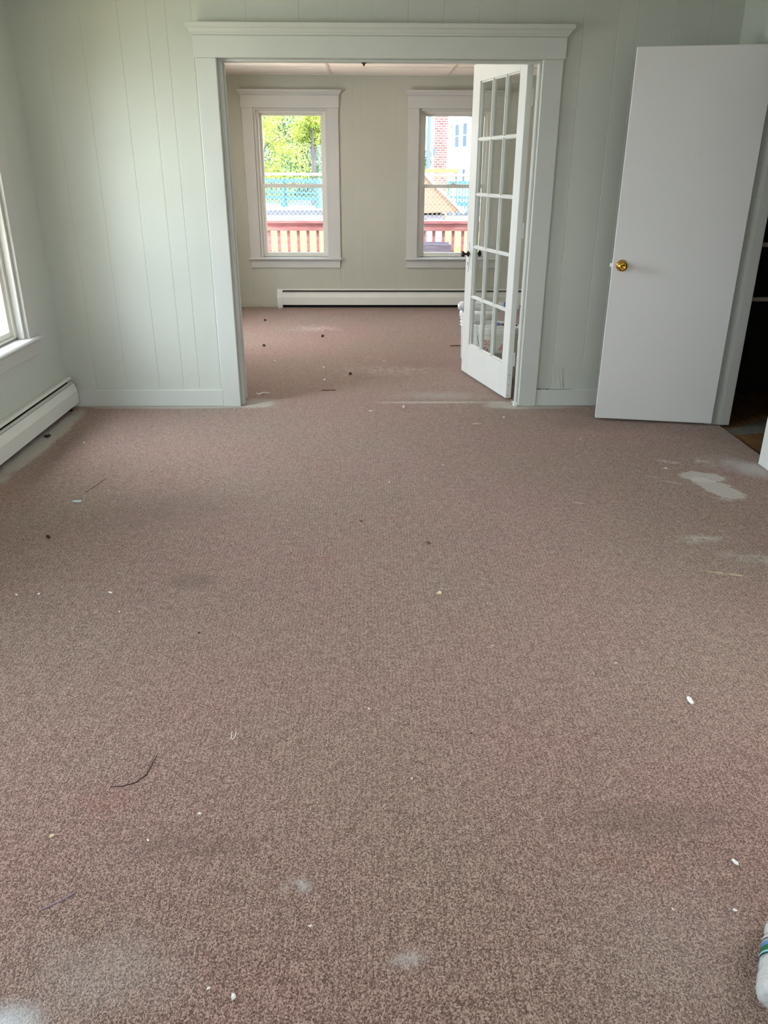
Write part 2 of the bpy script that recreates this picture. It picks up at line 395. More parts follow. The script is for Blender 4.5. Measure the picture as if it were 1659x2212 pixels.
# roof over everything
mb = MB(); mb.box(XL - .55, 4.3, YR - .5, Y2 + .5, 2.56, 2.75)
tag(mb.build('roof', mat('roof_dark', (.08, .08, .08), .9)), kind='structure')
# baseboards
def bb(name, mb, m=TRIM): tag(mb.build(name, m, bevel=.003), kind='structure')
mb = MB(); mb.box(XL, -.979, Y1 - .016, Y1 + .001, 0, .113); mb.box(1.108, XR, Y1 - .016, Y1 + .001, 0, .113); bb('baseboard_middle', mb)
mb = MB(); mb.box(XL, -1.06, Y2 - .016, Y2 + .001, 0, .10); bb('baseboard_far', mb, FARWALL)
mb = MB(); mb.box(XR - .016, XR + .001, YR, DY0 - .11, 0, .113); mb.box(XR - .016, XR + .001, DY1 + .11, Y1, 0, .113); mb.box(XR - .016, XR + .001, Y1B, Y2, 0, .10); bb('baseboard_right', mb)

# cased opening trim
t = tag(empty('trim_1', (0, Y1, 0)), 'wide painted casing with a moulded header around the opening to the far room', 'door casing', kind='structure')
def part(name, mb, m, parent, bevel=.0025, **k): return mb.build(name, m, parent, bevel=bevel, **k)
mb = MB(); mb.box(-.979, OX0, -.022, .001, 0, OZ); part('casing', mb, TRIM, t)
mb = MB(); mb.box(OX1, 1.108, -.022, .001, 0, OZ); part('casing', mb, TRIM, t)
mb = MB(); mb.box(-.988, 1.118, -.026, .001, OZ, OZ + .110); part('header_board', mb, TRIM, t)
def cap(mb, x0, x1, z, s=1.0):
    prof = [(-.026, 0), (-.031, .002), (-.031, .009), (-.036, .012), (-.048, .026), (-.053, .028), (-.053, .030), (-.056, .031), (-.056, .050), (0, .050), (0, 0)]
    prof = [(a * s, b * s) for a, b in prof]
    # mitred ends: scale the overhang with the projection
    for x, sg in ((x0, -1), (x1, 1)): pass
    A = [mb.bm.verts.new((x0 - (-p - .026 * s) * .9, p, z + q)) for p, q in prof]
    B = [mb.bm.verts.new((x1 + (-p - .026 * s) * .9, p, z + q)) for p, q in prof]
    k = len(prof); mb.bm.faces.new(A); mb.bm.faces.new(B[::-1])
    for i in range(k): mb.bm.faces.new([A[i], B[i], B[(i + 1) % k], A[(i + 1) % k]])
mb = MB(); cap(mb, -.988, 1.118, OZ + .110, 1.14); mb.build('cap_moulding', TRIM, t)
mb = MB(); mb.box(OX0 - .02, OX0, .001, .125, 0, OZ); mb.box(OX1, OX1 + .02, .001, .125, 0, OZ); mb.box(OX0, OX1, .001, .125, OZ, OZ + .02); part('jamb', mb, TRIM, t, bevel=0)
mb = MB(); mb.box(OX0, OX0 + .018, .02, .085, 0, OZ - .012); part('stop', mb, TRIM, t)
mb = MB(); mb.box(OX1 - .014, OX1, .02, .085, 0, OZ - .012); part('stop', mb, TRIM, t)
mb = MB(); mb.box(OX0, OX1, .02, .085, OZ - .014, OZ); part('stop', mb, TRIM, t)
mb = MB(); mb.box(OX0 + .0, OX0 + .024, .108, .135, .02, OZ - .01); part('jamb_edge', mb, TRIM, t, bevel=.004)
mb = MB(); mb.lathe([(0, -.014), (.004, -.012), (.007, -.006), (.008, 0), (.016, .001), (.016, .004), (0, .004)], 12, Matrix.Translation((-.03, .05, OZ - .018))); o = mb.build('catch', DARKM, t); o['label'] = 'small dark bolt catch'
mb = MB()
for k in range(14):
    x, y, z = OX1 - .012 + random.uniform(-.018, .02), .0 + random.uniform(-.03, .03), random.uniform(.0, .012)
    mb.box(x - .008, x + .008, y - .007, y + .007, z, z + .007, Matrix.Translation((x, y, z)) @ Matrix.Rotation(random.uniform(0, 3), 4, 'Z') @ Matrix.Rotation(random.uniform(-.6, .6), 4, 'X') @ Matrix.Translation((-x, -y, -z)))
o = mb.build('plaster_lump', DUSTY, t); o['label'] = 'crumbled white plaster at the foot of the casing'
# gouges in the wall right of the opening (torn paint)
mb = MB()
for (x, z, dx, dz, w) in ((1.17, .33, .004, -.07, .0012), (1.185, .28, .005, -.05, .0012), (1.21, .25, .008, -.045, .002), (1.222, .22, -.002, -.03, .002), (1.25, .215, .016, -.10, .0012), (1.266, .25, .02, -.13, .0016), (1.28, .17, .006, -.05, .001), (1.155, .36, .002, -.05, .001)):
    mb.prism([(x, z), (x + w * 2, z - .003), (x + dx + w, z + dz), (x + dx - w, z + dz + .004)], 'y', -.0025, .0005)
o = mb.build('paint_gouges', TRIM, t); o['label'] = 'torn paint scratches'
mb = MB()
for (a, b, h) in ((1.108, 1.135, .004), (1.135, 1.16, .002), (1.165, 1.19, .004), (1.19, 1.33, .0015)): mb.box(a, b, -.0165, -.0150, .1125, .1125 + h)
mb.build('crack', FINS, t)

# ------------------------------------------------------------ windows
def window(name, loc, rz, label, detailed=True):
    r = tag(empty(name, loc, rz), label, 'window', kind='structure')
    P_ = lambda n_, mb, m=WTRIM, bv=.002: mb.build(n_, m, r, bevel=bv if detailed else 0)
    for s in (-1, 1):
        mb = MB(); mb.box(s * .39, s * .507, -.02, .001, .545, 2.045); P_('casing', mb)
    mb = MB(); mb.box(-.515, .515, -.024, .001, 2.045, 2.165); P_('header_board', mb)
    mb = MB(); cap(mb, -.515, .515, 2.165); mb.build('cap_moulding', WTRIM, r)
    mb = MB(); mb.box(-.525, .525, -.055, .05, .522, .547); P_('stool', mb, bv=.008)
    mb = MB(); mb.box(-.50, .50, -.018, .001, .437, .522); P_('apron', mb)
    mb = MB()
    for s in (-1, 1): mb.box(s * .39, s * .366, 0, .04, .547, 2.045); mb.box(s * .39, s * .375, .04, .15, .547, 2.045)
    mb.box(-.366, .366, 0, .04, 2.022, 2.045); mb.box(-.375, .375, .04, .15, 2.03, 2.045); mb.box(-.39, .39, .05, .18, .52, .556)
    P_('window_frame', mb)
    mb = MB()
    for s in (-1, 1): mb.box(s * .375, s * .340, .04, .135, .556, 2.03)
    mb.box(-.34, .34, .04, .135, 2.0, 2.03); mb.box(-.34, .34, .04, .135, .556, .566)
    mb.build('liner', VINYL, r, bevel=.002)
    def sash(n_, z0, z1, y0, y1, w, gl, gz0, gz1):
        mb = MB()
        for s in (-1, 1): mb.box(s * w, s * gl, y0, y1, z0, z1)
        mb.box(-gl, gl, y0, y1, z0, gz0); mb.box(-gl, gl, y0, y1, gz1, z1)
        o = mb.build(n_, VINYL, r, bevel=.002)
        mb = MB(); yc = (y0 + y1) / 2; mb.box(-gl, gl, yc - .002, yc + .002, gz0, gz1); mb.build('glass', GLASS, o)
        return o
    sash('upper_sash', 1.275, 2.0, .09, .115, .340, .312, 1.303, 1.978)
    lo = sash('lower_sash', .566, 1.310, .055, .08, .345, .312, .598, 1.272)
    mb = MB(); mb.box(-.03, .03, .05, .085, 1.310, 1.316); mb.tube([(0, .066, 1.314), (0, .066, 1.330)], .011, 10); mb.box(-.004, .034, .058, .072, 1.326, 1.333)
    mb.build('latch', VINYL, lo)
    return r
window('window_1', (FAR_WIN[0], Y2, 0), 0, 'left double-hung window of the far room, looking onto trees and a red railing')
window('window_2', (FAR_WIN[1], Y2, 0), 0, 'right double-hung window of the far room, partly behind the glazed door')
window('window_3', (XL, LEFT_WIN[0], 0), R(90), 'bright window cut off by the left edge, above the long baseboard heater')
window('added_window_4', (XL, LEFT_WIN[1], 0), R(90), 'added unseen window in the left wall nearer the camera', False)  # unseen window, added to let a fill lamp in
window('added_window_5', (XL, LEFT_WIN[2], 0), R(90), 'added unseen window in the left wall of the far room', False)  # added out of view for the far room's fill lamps
window('added_window_6', (ADDED_REAR_WIN[0], YR, 0), R(180), 'left added unseen window in the wall behind the camera', False)  # rear pair added out of view to carry the rear lamps
window('added_window_7', (ADDED_REAR_WIN[1], YR, 0), R(180), 'right added unseen window in the wall behind the camera', False)

window('added_window_8', (XR, 1.80, 0), R(-90), 'added unseen window in the right wall, nearer the camera than the side doorway', False)  # added out of frame so a lamp can brighten the left wall

# ------------------------------------------------------------ baseboard heaters (local x along the wall, y out into the room)
def heater(loc, rz, length, label, cap0=True, cap1=True, end_open=False, dp=.072):
    r = tag(empty('baseboard_heater', loc, rz), label, 'heater')
    e0 = .06 if cap0 else 0; e1 = .06 if cap1 else 0
    mb = MB(); mb.prism([(-.001, .03), (-.001, .205), (-.035, .207), (-.046, .197), (-.046, .194), (-.034, .203), (-.005, .200), (-.005, .03)], 'x', e0, length - e1); mb.build('back_plate', ENAMEL, r)
    mb = MB(); mb.prism([(-dp, .036), (-dp, .118), (-.054, .168), (-.034, .176), (-.034, .173), (-.052, .165), (-dp + .003, .117), (-dp + .003, .039), (-dp + .012, .036)], 'x', e0, length - e1); mb.build('front_cover', ENAMEL, r)
    mb = MB(); mb.box(e0, length - e1, -.0545, -.0525, .165, .1685); mb.build('seam', FINS, r)
    mb = MB()
    k = int((length - e0 - e1) / .04)
    for i in range(k):
        x = e0 + .02 + i * .04; mb.box(x, x + .028, -dp + .015, -.008, .04, .150)
    mb.tube([(e0, -.035, .09), (length - e1, -.035, .09)], .011, 8); mb.box(e0, length - e1, -.012, -.006, .0, .192); mb.build('fins_and_shade', FINS, r)  # includes a dark backing strip that paints shade into the slots
    for on, a, b in ((cap0, 0, .06), (cap1, length - .06, length)):
        if not on: continue
        mb = MB(); mb.prism([(-.001, .03), (-.001, .206), (-.04, .206), (-dp - .003, .118), (-dp - .003, .028)], 'x', a, b); mb.box(a + .003, b - .001, -dp + .004, -.001, 0, .03)
        mb.build('end_cap', ENAMEL, r, bevel=.002)
    if end_open:
        mb = MB(); mb.box(length - .10, length - .085, -.055, -.03, 0, .035); mb.build('bracket', FINS, r)
    return r
heater((-1.058, Y2, 0), 0, 3.12, 'long off-white baseboard heater under the two far-room windows', True, False)
# left wall heater: runs along +Y ; local y- must point to +X
heater((XL, -1.2, 0), R(90), 6.275, 'long off-white baseboard heater along the left wall under the bright window', True, False, True)

# ------------------------------------------------------------ flush side door, standing open against the divider
ang = math.atan2(.133, -.688)
hx, hy = 2.113, 4.631
d1 = tag(empty('door_1', (hx, hy, 0), ang), 'plain white flush door with a brass knob, standing open in front of the right part of the wall', 'door', kind='structure')
mb = MB(); mb.box(0, .702, -.035, 0, .016, 2.055); mb.build('slab', DOORW, d1, bevel=.002)
def knob(parent, x, z, sgn, y0, material, prof=None, label='brass knob', name='door_knob'):
    prof = prof or [(0, 0), (.032, 0), (.033, .003), (.028, .008), (.013, .012), (.011, .028), (.014, .032), (.026, .040), (.0295, .052), (.027, .062), (.018, .069), (.012, .070), (.0115, .068), (0, .068)]
    m = Matrix.Translation((x, y0, z)) @ Matrix.Rotation(R(-90) * sgn, 4, 'X')
    mb = MB(); mb.lathe(prof, 32, m); o = mb.build(name, material, parent, smooth=True); o['label'] = label; return o
# slab's room face is at local y=0 (pointing -Y world after the turn), back face at y=-.035
knob(d1, .650, .943, 1, 0, BRASS, name='knob'); knob(d1, .650, .943, -1, -.035, BRASS, name='knob')
mb = MB(); mb.box(.700, .7035, -.029, -.006, .913, .973); mb.prism([(.7025, -.011), (.7165, -.014), (.7025, -.024)], 'z', .933, .953); mb.build('latch', WHITEP, d1)
mb = MB()
for dx in (0, .010, .028): mb.prism([(.30 + dx, 1.53), (.302 + dx, 1.53), (.296 + dx, 1.56), (.2955 + dx, 1.56)], 'y', -.0005, .0006)
mb.build('scuff', SHELF, d1)
for z in (.25, 1.75):
    mb = MB(); mb.tube([(-.004, -.040, z - .045), (-.004, -.040, z + .045)], .005, 10); mb.build('hinge', TRIM, d1)
# side doorway trim
t2 = tag(empty('trim_2', (XR, DY1, 0)), 'painted casing and jamb of the doorway in the right wall', 'door casing', kind='structure')
mb = MB(); mb.box(-.014, .001, 0.012, .11, 0, DZ + .01); part('casing', mb, TRIM, t2)
mb = MB(); mb.box(-.014, .001, DY0 - DY1 - .115, DY0 - DY1 + .012, .004, DZ + .01); part('casing', mb, DOORW, t2)
mb = MB(); mb.box(-.014, .001, DY0 - DY1 - .12, .11, DZ + .01, DZ + .12); part('header_board', mb, TRIM, t2)
mb = MB(); mb.box(.0, .135, -.0, .02, 0, DZ); mb.box(.0, .135, DY0 - DY1 - .02, DY0 - DY1, 0, DZ); mb.box(0, .135, DY0 - DY1, 0, DZ - .015, DZ + .005); part('jamb', mb, TRIM, t2)
mb = MB(); mb.box(.068, .13, -.013, .0, 0, DZ - .015); part('stop', mb, TRIM, t2)
mb = MB(); mb.box(.068, .13, DY0 - DY1, DY0 - DY1 + .013, 0, DZ - .015); part('stop', mb, TRIM, t2)

# shelves in the dark side room
sh = tag(empty('shelf_unit', (2.42, 5.2, -.012)), 'dim shelf unit with pale board edges in the dark side room', 'shelves')
for z in (.74, 1.06, 1.40):
    mb = MB(); mb.box(-.13, 1.1, -.285, -.255, z - .014, z + .010); mb.build('shelf', SHELF, sh)
for x in (.62, 1.08):
    for y in (-.26, .27): mb = MB(); mb.box(x - .02, x + .02, y - .02, y + .02, 0, 1.8); mb.build('upright', DARKWALL, sh)

# ------------------------------------------------------------ glazed french door
fx, fy = .931, 5.243
fdir = Vector((.714 - .930, 6.073 - 5.242, 0)); fa = math.atan2(fdir.y, fdir.x)
fd = tag(empty('door_2', (fx, fy, 0), fa), 'white glazed door of fifteen panes standing open into the far room', 'door', kind='structure')
FW, FT = .862, .040     # local x along the door, face toward camera-left at local y=0.. thickness toward -y
TOPD = 2.108
LS, RS = .10, .735      # glazed area from hinge side: x from .10 to .735
mb = MB(); mb.box(0, LS, -FT, 0, .012, TOPD); mb.build('stile', FDOOR, fd, bevel=.002)
mb = MB(); mb.box(RS, FW, -FT, 0, .012, TOPD); mb.build('stile', FDOOR, fd, bevel=.002)
mb = MB(); mb.box(LS, RS, -FT, 0, .012, .238); mb.build('rail', FDOOR, fd)
mb = MB(); mb.box(LS, RS, -FT, 0, 2.0, TOPD); mb.build('rail', FDOOR, fd)
cw, chh = (RS - LS) / 3, (2.0 - .238) / 5
mb = MB()
for i in (1, 2):
    x = LS + cw * i; mb.box(x - .005, x + .005, -FT + .003, -.003, .238, 2.0); mb.box(x - .011, x + .011, -FT + .012, -.012, .238, 2.0)
for j in (1, 2, 3, 4):
    z = .238 + chh * j; mb.box(LS, RS, -FT + .0035, -.0035, z - .006, z + .006); mb.box(LS, RS, -FT + .0125, -.0125, z - .012, z + .012)
for x, s in ((LS, 1), (RS, -1)): mb.box(x, x + s * .009, -FT + .012, -.012, .238, 2.0)
mb.box(LS, RS, -FT + .012, -.012, .238, .247); mb.box(LS, RS, -FT + .012, -.012, 1.991, 2.0)
mb.build('muntins', FDOOR, fd, bevel=.0015)
for i in range(3):
    for j in range(5):
        x0, z0 = LS + cw * i + .008, .238 + chh * j + .008
        mb = MB(); mb.box(x0, x0 + cw - .016, -FT / 2 - .0015, -FT / 2 + .0015, z0, z0 + chh - .016); mb.build('pane', PANE, fd)
kp = [(0, 0), (.024, 0), (.024, .003), (.012, .012), (.008, .020), (.007, .030), (.010, .034), (.019, .038), (.021, .046), (.018, .054), (.008, .058), (0, .058)]
knob(fd, .808, .888, 1, 0, DARKM, kp, 'dark metal knob', 'knob'); knob(fd, .808, .888, -1, -FT, DARKM, kp, 'dark metal knob', 'knob')
for yy, s in ((0, 1), (-FT, -1)):
    mb = MB(); pts = [(.808 + .024 * math.cos(a) * (1 - .25 * abs(math.sin(a))), .865 + .105 * math.sin(a)) for a in [2 * PI * k / 32 for k in range(32)]]
    mb.prism(pts, 'y', yy, yy + s * .004); e = mb.build('escutcheon', FDOOR, fd, bevel=.0015)
    if s > 0: mb = MB(); mb.box(.804, .812, .003, .0048, .808, .832); mb.build('keyhole', DARKM, e)
for z in (.28, 1.1, 1.85):
    mb = MB(); mb.tube([(-.008, -FT - .003, z - .045), (-.008, -FT - .003, z + .045)], .006, 10); mb.build('hinge', TRIM, fd)
mb = MB()
for z in (.17, .15, .03, .1): mb.box(-.0008, .0002, -.018, -.013, z, z + .004)
mb.build('screw_hole', DARKM, fd)

# ------------------------------------------------------------ buckets behind the french door
def bucket(loc, rz, h, rt, rb, m, label, lid=None, handle=True, ribs=True, open_top=False):
    r = tag(empty('bucket', loc, rz), label, 'bucket')
    prof = [(0, 0), (rb, 0), (rb + .002, .004)]
    def rad(z): return rb + (rt - rb) * z / h
    if ribs:
        for z in (h - .095, h - .07, h - .045):
            prof += [(rad(z), z), (rad(z) + .008, z + .001), (rad(z) + .008, z + .004), (rad(z), z + .005)]
    prof += [(rad(h - .016), h - .016), (rt + .010, h - .015), (rt + .010, h - .002), (rt + .006, h), (rt - .003, h), (rt - .004, h - .01), (rb - .003, .006), (0, .006)]
    mb = MB(); mb.lathe(prof, 48); mb.build('body', m, r, smooth=False).modifiers.new('e', 'EDGE_SPLIT')
    for p in r.children[0].data.polygons: p.use_smooth = True
    if lid:
        mb = MB(); mb.lathe([(0, h + .004), (rt - .012, h + .004), (rt - .008, h + .012), (rt + .010, h + .012), (rt + .014, h + .006), (rt + .014, h - .022), (rt + .011, h - .022), (rt + .0105, h), (0, h - .001)], 48)
        o = mb.build('lid', lid, r, smooth=True); o.modifiers.new('e', 'EDGE_SPLIT')
    if handle:
        zz = h - .058
        for s in (-1, 1):
            mb = MB(); mb.lathe([(0, 0), (.016, 0), (.016, .010), (.008, .014), (0, .014)], 14, Matrix.Translation((s * rad(zz), 0, zz)) @ Matrix.Rotation(R(90) * s, 4, 'Y'))
            mb.build('handle_ear', m, r, smooth=False)
        mb = MB(); pts = []
        for k in range(25):
            a = PI * k / 24; rr = rt + .017; q = Vector((math.cos(a) * rr, -math.sin(a) * rr, 0))
            q = Vector((q.x, q.y * .62 - .0, 0)); z = zz - math.sin(a) * .185
            f = math.hypot(q.x, q.y); lim = rad(max(z, 0)) + .006
            if f < lim: q *= lim / f
            pts.append((q.x, q.y, z))
        mb.tube(pts, .0022, 6); mb.build('handle', WIRE, r, smooth=True)
    return r
def wrap_text(parent, body, size, R_, z, a0, m, name='lettering', off=.0012):
    """lettering bent round a cylinder"""
    cu = bpy.data.curves.new(name, 'FONT'); cu.body = body; cu.size = size; cu.extrude = .0008; cu.resolution_u = 4
    to = bpy.data.objects.new('tmp', cu); C.objects.link(to)
    dg = bpy.context.evaluated_depsgraph_get(); me = bpy.data.meshes.new_from_object(to.evaluated_get(dg))
    bpy.data.objects.remove(to)
    for v in me.vertices:
        a = a0 + v.co.x / R_; rr = R_ + off + v.co.z
        v.co = Vector((math.cos(a) * rr, math.sin(a) * rr, z + v.co.y))
    me.materials.clear(); me.materials.append(m)
    o = bpy.data.objects.new(name, me); C.objects.link(o); o.parent = parent; return o
def wrap_poly(parent, pts, R_, z, a0, m, name, holes=None, off=.001):
    bm = bmesh.new(); vs = [bm.verts.new((p[0], p[1], 0)) for p in pts]; bm.faces.new(vs)
    bmesh.ops.triangulate(bm, faces=bm.faces); bmesh.ops.subdivide_edges(bm, edges=bm.edges, cuts=3, use_grid_fill=True)
    r = bmesh.ops.extrude_face_region(bm, geom=list(bm.faces)); [setattr(g, 'co', g.co + Vector((0, 0, .0008))) for g in r['geom'] if isinstance(g, bmesh.types.BMVert)]
    for v in bm.verts:
        a = a0 + v.co.x / R_; rr = R_ + off + v.co.z; v.co = Vector((math.cos(a) * rr, math.sin(a) * rr, z + v.co.y))
    bmesh.ops.recalc_face_normals(bm, faces=bm.faces)
    me = bpy.data.meshes.new(name); bm.to_mesh(me); bm.free(); me.materials.append(m)
    o = bpy.data.objects.new(name, me); C.objects.link(o); o.parent = parent; return o

bA = bucket((.90, 6.56, 0), R(15), .372, .148, .135, WHITEP, 'white ribbed bucket with a lid, furthest back behind the glazed door', lid=WHITEP, handle=False)
bB = bucket((.95, 6.245, 0), R(-20), .345, .143, .130, CLOUDP, 'open cloudy pail with a wire handle standing between the two lidded buckets', ribs=False)
def disc(r, n=24): return [(r * math.cos(2 * PI * k / n), r * math.sin(2 * PI * k / n)) for k in range(n)]
bC = bucket((.972, 5.92, 0), 0, .372, .148, .135, PAILP, 'beige lidded bucket with black lettering and red printing, nearest behind the glazed door', lid=WHITEP)
wrap_text(bC, 'enj', .044, .1414, .188, R(-110), BLACK); wrap_text(bC, 'Mo', .044, .1402, .152, R(-110), BLACK)
wrap_poly(bC, [(0, 0), (.066, 0), (.033, .058)], .1432, .232, R(-99), RED, 'triangle_emblem')
wrap_poly(bC, [(.010, .005), (.056, .005), (.033, .045)], .1432, .232, R(-99), PAILP, 'emblem_inset', off=.0024)  # pale inset laid over the red triangle
wrap_poly(bC, [(.018, .009), (.048, .009), (.033, .035)], .1432, .232, R(-99), RED, 'emblem_core', off=.0038)
for k in range(4):
    for j in range(3):
        wrap_poly(bC, [(0, 0), (.013, 0), (.013, .009), (0, .009)], .1445, .258 + .0125 * j, R(-155) + (.0165 * k + .004 * ((j * 7 + k * 3) % 2)) / .1445, RED, 'red_print')
wrap_poly(bC, disc(.022), .1430, .226, R(-140), RED, 'round_emblem')
wrap_poly(bC, [(.010 * math.cos(a) + .006, .008 * math.sin(a) + .008) for a in [2 * PI * k / 14 for k in range(14)]], .1430, .226, R(-140), PAILP, 'emblem_inset', off=.0024)  # pale oval inset laid over the round emblem
# plastic roll on the back bucket
ro = tag(empty('plastic_roll', (.975, 6.56, .425), R(-6)), 'white plastic-wrapped roll with a blue band lying across the back bucket', 'roll')
mb = MB(); prof = [(0, -.255), (.018, -.25), (.034, -.235), (.038, -.2), (.037, -.1), (.039, 0), (.036, .1), (.038, .2), (.034, .238), (.018, .25), (0, .255)]
mb.lathe(prof, 20, Matrix.Rotation(R(90), 4, 'Y')); mb.build('body', WRAP, ro, smooth=True)
for a, b in ((-.205, -.165), (.12, .20)):
    mb = MB(); mb.lathe([(.0385, a), (.040, a + .002), (.040, b - .002), (.0385, b)], 20, Matrix.Rotation(R(90), 4, 'Y')); mb.build('band', BLUE, ro, smooth=True)
# brush on the near lid
br = tag(empty('paint_brush', (.99, 5.90, .386), R(-15)), 'small brush with a blue tip and dark handle lying on the beige bucket', 'brush')
mb = MB(); mb.tube([(-.05, 0, .012), (-.02, 0, .012)], .012, 12); mb.build('tip', BLUE, br, smooth=True)
mb = MB(); mb.tube([(-.02, 0, .010), (.0, 0, .012), (.05, 0, .011), (.11, 0, .009)], [.006, .011, .009, .006], 12); mb.build('handle', BLACK, br, smooth=True)

# ------------------------------------------------------------ bottle at the right edge of the frame
BOT = mat('clear_crinkled_plastic', (.83, .86, .87), .10, bump=1.0, bscale=55, bdist=.012, coat=.5, alpha=.68)
LAB = bpy.data.materials.new('bottle_label'); LAB.use_nodes = True
n_, l_ = LAB.node_tree.nodes, LAB.node_tree.links; b_ = n_['Principled BSDF']; b_.inputs['Roughness'].default_value = .25
t_ = n_.new('ShaderNodeTexCoord'); s_ = n_.new('ShaderNodeSeparateXYZ'); m_ = n_.new('ShaderNodeMapRange'); r_ = n_.new('ShaderNodeValToRGB')
l_.new(t_.outputs['Object'], s_.inputs[0]); l_.new(s_.outputs['Z'], m_.inputs[0]); m_.inputs[1].default_value = .080; m_.inputs[2].default_value = .122
r_.color_ramp.interpolation = 'CONSTANT'
for i, (p, c) in enumerate(((0, (.01, .06, .07, 1)), (.12, (.35, .65, .70, 1)), (.22, (.02, .16, .06, 1)), (.55, (.10, .28, .60, 1)), (.74, (.35, .45, .50, 1)), (.92, (.02, .03, .10, 1)))):
    e = r_.color_ramp.elements[i] if i < 2 else r_.color_ramp.elements.new(p); e.position = p; e.color = c
l_.new(m_.outputs[0], r_.inputs[0]); l_.new(r_.outputs[0], b_.inputs['Base Color'])
bo = tag(empty('plastic_bottle', (.746, .957, .0335)), 'crinkled clear plastic bottle with a blue and green label at the lower right edge', 'bottle')
bo.rotation_euler = (R(-90), 0, R(-30))
mb = MB()
mb.lathe([(0, .004), (.018, 0), (.028, .004), (.0325, .016), (.0335, .04), (.032, .052), (.0335, .062), (.0325, .078), (.0325, .124), (.0335, .128), (.030, .136), (.028, .142), (.030, .150), (.031, .162), (.026, .180), (.017, .196), (.0135, .203), (.0135, .212), (.012, .214)], 36)
mb.build('body', BOT, bo, smooth=True)
mb = MB(); mb.lathe([(.0328, .080), (.0334, .0805), (.0334, .1215), (.0328, .122)], 36); mb.build('label_band', LAB, bo, smooth=True)
mb = MB(); mb.lathe([(.0148, .206), (.0152, .207), (.0152, .219), (.014, .221), (0, .221)], 24); mb.build('cap', WHITEP, bo, smooth=True)

# ------------------------------------------------------------ bits lying on the carpet
CHIPW = mat('plaster_white', (.86, .85, .82), .8, bump=.4, bscale=150)
CHIPC = mat('cream_chip', (.80, .68, .48), .8)
DARK = mat('dark_leaf', (.03, .018, .012), .8)
BROWN = mat('twig_brown', (.16, .09, .05), .8)
PALEB = mat('pale_blue_plastic', (.62, .74, .78), .25)
def crumb(name, x, y, s, m, flat=.6):
    bm = bmesh.new(); bmesh.ops.create_icosphere(bm, subdivisions=2, radius=s / 2)
    for v in bm.verts:
        v.co *= random.uniform(.5, 1.2); v.co.z *= flat; v.co.y *= .7
    zmin = min(v.co.z for v in bm.verts)
    me = bpy.data.meshes.new(name); bm.to_mesh(me); bm.free(); me.materials.append(m)
    o = bpy.data.objects.new(name, me); C.objects.link(o); o.location = (x, y, -zmin * .9); o.rotation_euler = (0, 0, random.uniform(0, 6)); return o
def flake(name, x, y, s, m, asp=.5):
    bm = bmesh.new(); k = random.randint(5, 7); a0 = random.uniform(0, 6)
    P = [(s / 2 * math.cos(2 * PI * i / k) * random.uniform(.7, 1.1), s / 2 * asp * math.sin(2 * PI * i / k) * random.uniform(.7, 1.1)) for i in range(k)]
    A = [bm.verts.new((p[0], p[1], .001)) for p in P]; B = [bm.verts.new((p[0], p[1], .003 + .12 * abs(p[0]))) for p in P]
    bm.faces.new(A[::-1]); c = bm.verts.new((0, 0, .004))
    for i in range(k): bm.faces.new([A[i], A[(i + 1) % k], B[(i + 1) % k], B[i]]); bm.faces.new([B[i], B[(i + 1) % k], c])
    me = bpy.data.meshes.new(name); bm.to_mesh(me); bm.free(); me.materials.append(m)
    o = bpy.data.objects.new(name, me); C.objects.link(o); o.location = (x, y, 0); o.rotation_euler = (0, 0, a0); return o
def strand(name, x, y, pts, r, m):
    mb = MB(); mb.tube([(p[0], p[1], r * .9 + (p[2] if len(p) > 2 else 0)) for p in pts], r, 6)
    o = mb.build(name, m, smooth=True); o.location = (x, y, 0); return o
